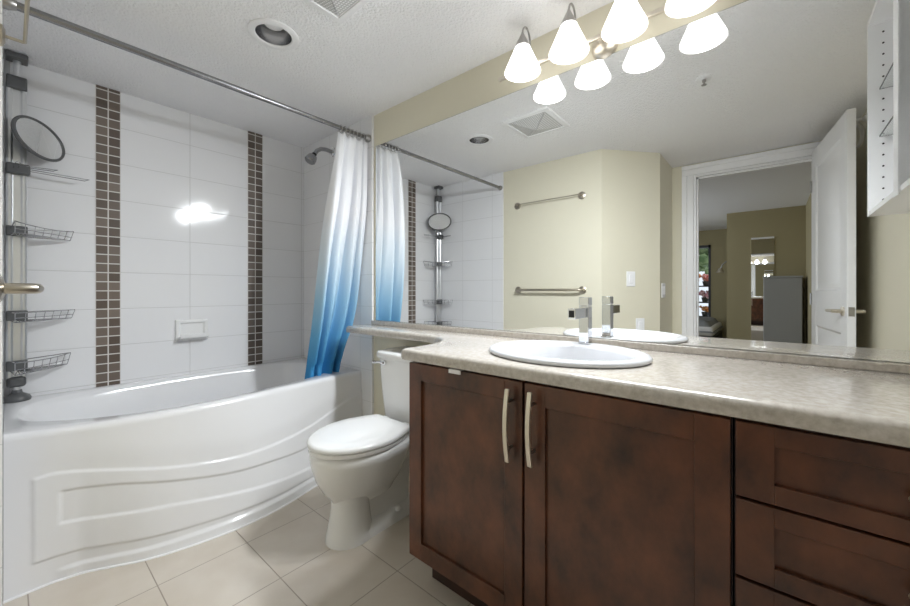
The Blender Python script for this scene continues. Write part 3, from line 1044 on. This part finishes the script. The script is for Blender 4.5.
mb = MB().loft([lidshape(0.397, 0.010), lidshape(0.399, 0.005), lidshape(0.412, 0.003), lidshape(0.416, 0.008)])
mb.build('seat', 'seat_plastic', t, angle=50)
ld = MB().loft([lidshape(0.418, 0.006), lidshape(0.421, 0.001), lidshape(0.430, 0.0), lidshape(0.437, 0.004), lidshape(0.441, 0.014), lidshape(0.444, 0.06)]).build('lid', 'seat_plastic', t, angle=50)
for s in (-1, 1):
    MB().box(1.188, 1.225, TCY + s * 0.075 - 0.02, TCY + s * 0.075 + 0.02, 0.392, 0.432).build('hinge', 'seat_plastic', ld, bevel=0.006)


def tring(x0, x1, hw, z, r=0.03, n=6, bow=0.012):
    out = []
    for (cx, cy, a0) in ((x1 - r, hw - r, 0), (x0 + r, hw - r, PI / 2), (x0 + r, -hw + r, PI), (x1 - r, -hw + r, 1.5 * PI)):
        for k in range(n + 1):
            a = a0 + PI / 2 * k / n
            y = cy + r * math.sin(a)
            x = cx + r * math.cos(a)
            if a0 in (PI / 2, PI):
                x -= bow * (1 - (y / hw) ** 2)
            out.append((x, TCY + y, z))
        if a0 == PI / 2:
            for q in range(1, 10):
                y = lerp(hw - r, -hw + r, q / 10)
                out.append((x0 - bow * (1 - (y / hw) ** 2), TCY + y, z))
    return out


tank = MB().loft([tring(1.272, 1.425, 0.150, 0.386), tring(1.268, 1.427, 0.160, 0.40), tring(1.255, 1.43, 0.172, 0.55), tring(1.247, 1.43, 0.180, 0.70), tring(1.247, 1.43, 0.180, 0.712)]).build('tank', 'porcelain', t, angle=50)
MB().loft([tring(1.238, 1.43, 0.186, 0.712), tring(1.234, 1.432, 0.190, 0.718), tring(1.234, 1.432, 0.190, 0.738), tring(1.240, 1.43, 0.184, 0.747), tring(1.262, 1.42, 0.165, 0.752)]).build('tank_lid', 'porcelain', t, angle=50)
MB().lathe([(0, 0), (0.013, 0), (0.013, 0.012), (0, 0.014)], (1.238, TCY + 0.110, 0.692), 16, zrot((-1, 0, 0))).build('lever_boss', 'chrome', tank)
MB().tube([(1.224, TCY + 0.110, 0.692), (1.220, TCY + 0.135, 0.694), (1.214, TCY + 0.178, 0.690)], [0.006, 0.006, 0.008], 10).build('flush_lever', 'chrome', tank)

# ------------------------------------------------------------------ vanity cabinets
FX = 0.900      # front face of doors
CB, CT = 0.146, 0.812


def shaker(parent, name, y0, y1, z0, z1, st, rl, bx=FX):
    mb = MB()
    th = 0.020
    mb.box(bx, bx + th, y0, y0 + st, z0, z1).box(bx, bx + th, y1 - st, y1, z0, z1)
    mb.box(bx, bx + th, y0 + st, y1 - st, z1 - rl, z1).box(bx, bx + th, y0 + st, y1 - st, z0, z0 + rl)
    mb2 = MB().box(bx + 0.009, bx + 0.016, y0 + st - 0.003, y1 - st + 0.003, z0 + rl - 0.003, z1 - rl + 0.003)
    o = mb.build(name, 'wood', parent, bevel=0.0015)
    mb2.build('panel', 'wood', o)
    return o


def bar_handle(parent, y, z0, z1):
    mb = MB()
    n = 14
    rings = []
    for k in range(n + 1):
        q = k / n
        z = lerp(z0, z1, q)
        x = FX - 0.024 - 0.012 * math.sin(PI * q)
        w, d2 = 0.0065, 0.0035
        rings.append([(x - d2, y - w, z), (x - d2, y + w, z), (x + d2, y + w, z), (x + d2, y - w, z)])
    mb.loft(rings)
    h = mb.build('handle', 'nickel', parent, bevel=0.0015)
    for q in (0.18, 0.82):
        z = lerp(z0, z1, q)
        MB().tube([(FX, y, z), (FX - 0.03, y, z)], 0.0045, 10).build('handle_post', 'brushed', h)
    return h


t = thing('sink_cabinet', (1.16, 0.515, 0), 'dark cherry sink cabinet with two shaker doors under the washbasin', 'cabinet')
mb = MB().box(FX + 0.022, FX + 0.04, 0.060, 0.968, CB, CT).box(FX + 0.04, 1.40, 0.950, 0.968, CB, CT).box(FX + 0.04, 1.40, 0.060, 0.078, CB, CT).box(FX + 0.04, 1.40, 0.078, 0.95, CB, CB + 0.018).box(1.39, 1.40, 0.078, 0.95, CB + 0.018, CT)
mb.build('carcass', 'wood_dark', t)
MB().box(1.010, 1.40, 0.060, 0.962, 0.0, CB).build('toe_kick', 'wood_dark', t)
d1 = shaker(t, 'door', 0.5205, 0.968, CB - 0.002, 0.810, 0.057, 0.057)
bar_handle(d1, 0.553, 0.592, 0.792)
MB().box(FX - 0.004, FX, 0.735, 0.783, 0.800, 0.812).box(FX - 0.004, FX + 0.02, 0.735, 0.783, 0.811, 0.813).build('door_catch', 'white_paint', d1, bevel=0.001)
d2 = shaker(t, 'door', 0.0625, 0.5135, CB - 0.002, 0.810, 0.060, 0.057)
bar_handle(d2, 0.484, 0.600, 0.795)
d1['label'] = 'left cabinet door with a white catch on its top edge'
t = thing('drawer_cabinet', (1.16, -0.17, 0), 'dark cherry drawer cabinet right of the sink cabinet', 'cabinet')
mb = MB().box(FX + 0.022, FX + 0.04, -0.400, 0.0575, CB, CT).box(FX + 0.04, 1.40, 0.0395, 0.0575, CB, CT).box(FX + 0.04, 1.40, -0.40, -0.382, CB, CT).box(FX + 0.04, 1.40, -0.382, 0.0395, CB, CB + 0.018).box(1.39, 1.40, -0.382, 0.0395, CB + 0.018, CT)
mb.build('carcass', 'wood_dark', t)
MB().box(1.010, 1.40, -0.400, 0.0575, 0.0, CB).build('toe_kick', 'wood_dark', t)
for (za, zb) in ((0.668, 0.810), (0.516, 0.662), (0.364, 0.510), (CB - 0.002, 0.358)):
    dr = shaker(t, 'drawer', -0.398, 0.0545, za, zb, 0.057, 0.036)
    MB().tube([(FX - 0.004, -0.225 - 0.06, (za + zb) / 2), (FX - 0.028, -0.225 - 0.055, (za + zb) / 2), (FX - 0.033, -0.225, (za + zb) / 2), (FX - 0.028, -0.225 + 0.055, (za + zb) / 2), (FX - 0.004, -0.225 + 0.06, (za + zb) / 2)], 0.0055, 10).build('handle', 'nickel', dr)

# countertop with banjo shelf
CZ0, CZ1 = 0.817, 0.857
SCX, SCY, SA, SB = 1.135, 0.505, 0.250, 0.205     # sink: centre, half length along y, half depth along x
CF = 0.884


def counter_outline():
    pts = [(CF, YE + 0.002), (1.4335, YE + 0.002), (1.4335, 1.85), (1.4175, 1.855), (1.4175, 1.885), (1.262, 1.885), (1.252, 1.876)]
    pts += [(1.250, 1.75), (1.249, 1.6), (1.249, 1.45), (1.249, 1.32)]
    P0, P1, P2, P3 = Vector((1.249, 1.26)), Vector((1.249, 1.085)), Vector((1.135, 1.006)), Vector((1.00, 1.004))
    for k in range(0, 17):
        q = k / 16
        p = P0 * (1 - q) ** 3 + P1 * 3 * q * (1 - q) ** 2 + P2 * 3 * q * q * (1 - q) + P3 * q ** 3
        pts.append((p.x, p.y))
    pts += [(0.95, 1.003)]
    for k in range(0, 7):
        a = PI / 2 * k / 6
        pts.append((CF + 0.018 - 0.018 * math.sin(a), 1.003 - 0.018 + 0.018 * math.cos(a)))
    # long front edge
    for k in range(1, 12):
        pts.append((CF, lerp(0.985, YE + 0.002, k / 12)))
    return pts


def inset(pts, d):
    n = len(pts)
    area_ = sum(pts[i][0] * pts[(i + 1) % n][1] - pts[(i + 1) % n][0] * pts[i][1] for i in range(n))
    sg = 1 if area_ > 0 else -1
    out = []
    for i in range(n):
        a, b, c = Vector(pts[i - 1]), Vector(pts[i]), Vector(pts[(i + 1) % n])
        e1 = (b - a).normalized()
        e2 = (c - b).normalized()
        n1 = Vector((-e1.y, e1.x)) * sg
        n2 = Vector((-e2.y, e2.x)) * sg
        m = (n1 + n2)
        m = m.normalized()
        k = d / max(0.5, m.dot(n1))
        out.append(tuple(b + m * k))
    return out


co = counter_outline()
prof = [(0.010, CZ0), (0.003, CZ0 + 0.003), (0.0, CZ0 + 0.010), (0.0, CZ1 - 0.016), (0.002, CZ1 - 0.009), (0.006, CZ1 - 0.004), (0.012, CZ1 - 0.001), (0.018, CZ1)]
bm = bmesh.new()
loops = []
for d_, z in prof:
    loops.append([bm.verts.new((x, y, z)) for x, y in inset(co, d_)])
n = len(co)
for a, b in zip(loops, loops[1:]):
    for i in range(n):
        bm.faces.new((a[i], a[(i + 1) % n], b[(i + 1) % n], b[i]))
hole_t = [bm.verts.new((SCX + (SB - 0.022) * math.cos(2 * PI * k / 48), SCY + (SA - 0.022) * math.sin(2 * PI * k / 48), CZ1)) for k in range(48)]
hole_b = [bm.verts.new((v.co.x, v.co.y, CZ0)) for v in hole_t]
for i in range(48):
    j = (i + 1) % 48
    bm.faces.new((hole_t[i], hole_b[i], hole_b[j], hole_t[j]))
for outer, hole in ((loops[-1], hole_t), (loops[0], hole_b)):
    es = []
    for lp in (outer, hole):
        for i in range(len(lp)):
            e = bm.edges.get((lp[i], lp[(i + 1) % len(lp)]))
            es.append(e or bm.edges.new((lp[i], lp[(i + 1) % len(lp)])))
    bmesh.ops.triangle_fill(bm, edges=es, use_beauty=True, use_dissolve=False)
bmesh.ops.recalc_face_normals(bm, faces=bm.faces)
t = thing('countertop', (1.16, 0.7, CZ0), 'stone-look laminate countertop running over the vanity and past the toilet', 'countertop')
me = bpy.data.meshes.new('counter_slab')
bm.to_mesh(me)
bm.free()
me.materials.append(M['laminate'])
o = bpy.data.objects.new('counter_slab', me)
COL.objects.link(o)
for p in me.polygons:
    p.use_smooth = True
me.set_sharp_from_angle(angle=math.radians(40))
o.parent = t
o.matrix_parent_inverse = Matrix.Translation(-Vector(t.location))
MB().box(1.408, 1.4335, YE + 0.002, 1.85, CZ1 + 0.0002, 0.8795).build('backsplash', 'laminate', t, bevel=0.002)

# washbasin
def ell(a, b, z, n=64, cx=SCX, cy=SCY):
    return [(cx + b * math.cos(2 * PI * k / n), cy + a * math.sin(2 * PI * k / n), z) for k in range(n)]


t = thing('washbasin', (SCX, SCY, CZ1), 'white oval drop-in washbasin in the countertop', 'sink')
sx = SCX - 0.018
mb = MB().loft([ell(SA - 0.006, SB - 0.006, CZ1 + 0.0005), ell(SA, SB, CZ1 + 0.004), ell(SA + 0.001, SB + 0.001, CZ1 + 0.009), ell(SA - 0.003, SB - 0.003, CZ1 + 0.0145), ell(SA - 0.012, SB - 0.012, CZ1 + 0.018), ell(SA - 0.026, SB - 0.026, CZ1 + 0.018, cx=SCX),
                ell(SA - 0.040, SB - 0.048, CZ1 + 0.013, cx=sx), ell(SA - 0.046, SB - 0.054, CZ1 + 0.004, cx=sx), ell(SA - 0.055, SB - 0.062, CZ1 - 0.03, cx=sx), ell(SA - 0.075, SB - 0.078, CZ1 - 0.075, cx=sx), ell(SA - 0.12, SB - 0.11, CZ1 - 0.11, cx=sx), ell(0.06, 0.05, CZ1 - 0.125, cx=sx), ell(0.022, 0.022, CZ1 - 0.128, cx=sx)], False, True)
mb.build('basin', 'ceramic', t, angle=60)
MB().lathe([(0.021, 0.0), (0.021, 0.003), (0.014, 0.004), (0, 0.002)], (sx, SCY, CZ1 - 0.1278), 20).build('drain', 'chrome', t)

# faucet
fx, fy = 1.313, 0.505
fz = CZ1 + 0.0175
t = thing('faucet', (fx, fy, fz), 'square chrome single-lever faucet at the back of the washbasin', 'faucet')
MB().box(fx - 0.021, fx + 0.021, fy - 0.020, fy + 0.020, fz, fz + 0.004).build('base_plate', 'faucet', t, bevel=0.001)
MB().box(fx - 0.018, fx + 0.018, fy - 0.017, fy + 0.017, fz + 0.004, fz + 0.130).build('body', 'faucet', t, bevel=0.0015)
MB().box(fx - 0.018, fx + 0.018, fy - 0.017, fy + 0.017, fz + 0.1315, fz + 0.162).build('lever', 'faucet', t, bevel=0.0015)
sp = MB().box(fx - 0.118, fx - 0.018, fy - 0.012, fy + 0.014, 0.966, 1.000).build('spout', 'faucet', t, bevel=0.0015)
MB().box(fx - 0.1186, fx - 0.1178, fy - 0.008, fy + 0.010, 0.971, 0.994).build('spout_end_reflection', 'black', sp)  # black inset stands in for the dark reflection on the spout's end face

# vanity mirror
t = thing('wall_mirror', (1.433, 0.715, 0.88), 'large frameless mirror on the wall above the countertop', 'mirror')
MB().box(1.4301, 1.4355, YE + 0.004, 1.834, 0.8805, 1.931).build('backing', 'mirror_edge', t)
MB().add([(1.43, YE + 0.005, 0.8815), (1.43, 1.833, 0.8815), (1.43, 1.833, 1.930), (1.43, YE + 0.005, 1.930)], [(0, 1, 2, 3)]).build('mirror_glass', 'mirror', t)

# vanity light
t = thing('vanity_light', (1.40, 0.48, 1.97), 'nickel vanity light bar with four frosted cone shades above the mirror', 'wall light')
MB().lathe([(0, 0), (0.050, 0), (0.048, 0.010), (0.036, 0.024), (0.016, 0.032), (0, 0.033)], (XW, 0.478, 1.972), 28, zrot((-1, 0, 0))).build('wall_canopy', 'nickel', t)
MB().tube([(1.405, 0.478, 1.976), (1.385, 0.478, 1.980)], 0.012, 12).build('stem', 'nickel', t)
MB().box(1.376, 1.390, 0.035, 0.915, 1.973, 1.989).build('bar', 'nickel', t, bevel=0.003)
shade0 = arm0 = cap0 = None
for y in SHADE_Y:
    pts = []
    for k in range(13):
        a = PI * k / 12
        pts.append((lerp(1.372, SHADE_X, (1 - math.cos(a)) / 2), y, 2.070 + 0.046 * math.sin(a)))
    pts = [(1.372, y, 1.989), (1.373, y, 2.01)] + pts
    MB().tube(pts, 0.0038, 8).build('arm', 'brushed', t)
    MB().lathe([(0.0, 0.057), (0.003, 0.056), (0.007, 0.044), (0.029, 0.0), (0.031, -0.007), (0.028, -0.007), (0, -0.004)], (SHADE_X, y, 2.029), 24).build('shade_cap', 'brushed', t)
    MB().lathe([(0.026, 0.106), (0.030, 0.098), (0.070, 0.006), (0.0705, 0.0), (0.066, 0.0), (0.065, 0.003)], (SHADE_X, y, 1.922), 40).build('shade', 'shade', t)
    MB().lathe([(0.065, 0.003), (0.056, 0.026), (0.027, 0.096), (0.0, 0.101)], (SHADE_X, y, 1.922), 40).build('shade_lining', 'shade_in', t)

# ------------------------------------------------------------------ ceiling fixtures
t = thing('recessed_downlight', (DLX, DLY, ZC), 'round recessed downlight in the ceiling over the tub front', 'downlight')
MB().lathe([(0.098, 0.0), (0.097, -0.004), (0.090, -0.007), (0.072, -0.006), (0.069, -0.002), (0.069, 0.006)], (DLX, DLY, ZC), 40).build('trim_ring', 'white_paint', t)
MB().lathe([(0.069, 0.0), (0.066, 0.030), (0.058, 0.060), (0.046, 0.095), (0.0, 0.098)], (DLX, DLY, ZC), 40).build('reflector', 'can', t)
MB().lathe([(0.0, 0.030), (0.018, 0.032), (0.036, 0.040), (0.042, 0.052), (0.036, 0.070), (0.022, 0.096)], (DLX, DLY, ZC), 32).build('bulb', 'white_paint', t)
vx0, vx1, vy0, vy1 = 0.530, 0.853, 0.995, 1.313
t = thing('ceiling_vent', ((vx0 + vx1) / 2, (vy0 + vy1) / 2, ZC), 'square white exhaust vent cover in the ceiling', 'vent')
mb = MB()
def sq(i, z):
    return [(vx0 + i, vy0 + i, z), (vx1 - i, vy0 + i, z), (vx1 - i, vy1 - i, z), (vx0 + i, vy1 - i, z)]
mb.loft([sq(0, ZC), sq(0.004, ZC - 0.008), sq(0.028, ZC - 0.012), sq(0.030, ZC - 0.008)], True, True)
mb.build('vent_frame', 'white_paint', t)
M['grille'] = grid_mat('perforated_grille', srgb(232, 232, 232), srgb(182, 182, 182), [(0, 0.0, 0.012), (1, 0.0, 0.012)], 0.004, 0.5)
vcx, vcy = (vx0 + vx1) / 2, (vy0 + vy1) / 2
s5 = 0.032
cor = sq(s5, ZC - 0.0085)
for k in range(4):
    a, b = Vector(cor[k]), Vector(cor[(k + 1) % 4])
    c = Vector((vcx, vcy, ZC - 0.040))
    g = 0.03
    m_ = (a + b + c) / 3
    pts = [a.lerp(m_, g), b.lerp(m_, g), c.lerp(m_, g)]
    lo = [Vector((p.x, p.y, p.z + 0.003)) for p in pts]
    MB().loft([pts, lo]).build('grille', 'grille', t, smooth=False)
t = thing('sprinkler_head', (0.613, 0.263, ZC), 'small round fire sprinkler on the ceiling, seen in the mirror', 'sprinkler')
MB().lathe([(0.036, 0), (0.034, -0.006), (0.018, -0.009), (0.0, -0.009)], (0.613, 0.263, ZC), 24).build('escutcheon', 'white_paint', t)
MB().lathe([(0.009, -0.008), (0.009, -0.02), (0.004, -0.022), (0.004, -0.034), (0.012, -0.034), (0.012, -0.036), (0, -0.036)], (0.613, 0.263, ZC), 16).build('deflector', 'brushed', t)

# ------------------------------------------------------------------ white wall cabinet on the end wall
KX0, KX1, KY0, KY1, KZ0, KZ1 = 0.83, 1.428, YE, -0.265, 1.330, 2.035
t = thing('wall_cabinet', ((KX0 + KX1) / 2, KY0, KZ0), 'white wall cabinet with open shelves at the vanity end', 'cabinet')
mb = MB()
mb.box(KX0, KX0 + 0.016, KY0, KY1, KZ0, KZ1).box(KX1 - 0.016, KX1, KY0, KY1, KZ0, KZ1)
mb.box(KX0 + 0.016, KX1 - 0.016, KY0, KY1 - 0.001, KZ0, KZ0 + 0.016).box(KX0 + 0.016, KX1 - 0.016, KY0, KY1 - 0.001, KZ1 - 0.016, KZ1)
mb.box(KX0 + 0.016, KX1 - 0.016, KY0, KY0 + 0.006, KZ0 + 0.016, KZ1 - 0.016).box(1.262, 1.278, KY0 + 0.006, KY1 - 0.001, KZ0 + 0.016, KZ1 - 0.016)
mb.build('body', 'white_melamine', t)
MB().box(1.245, 1.295, KY1 - 0.001, KY1 + 0.004, KZ0 - 0.008, KZ1).build('centre_stile', 'white_melamine', t, bevel=0.001)
for z in (1.610, 1.780):
    for (xa, xb) in ((KX0 + 0.017, 1.261), (1.279, KX1 - 0.017)):
        g = MB().box(xa, xb, KY0 + 0.007, KY1 - 0.029, z, z + 0.006).build('glass_shelf', 'shelf_glass', t)
        MB().box(xa, xb, KY1 - 0.029, KY1 - 0.0275, z, z + 0.006).build('shelf_edge', 'mirror_edge', g)
for k in range(16):
    z = KZ0 + 0.055 + 0.040 * k
    MB().tube([(KX0 + 0.0155, KY1 - 0.037, z), (KX0 + 0.0172, KY1 - 0.037, z)], 0.0032, 8).build('shelf_pin_hole', 'black', t)
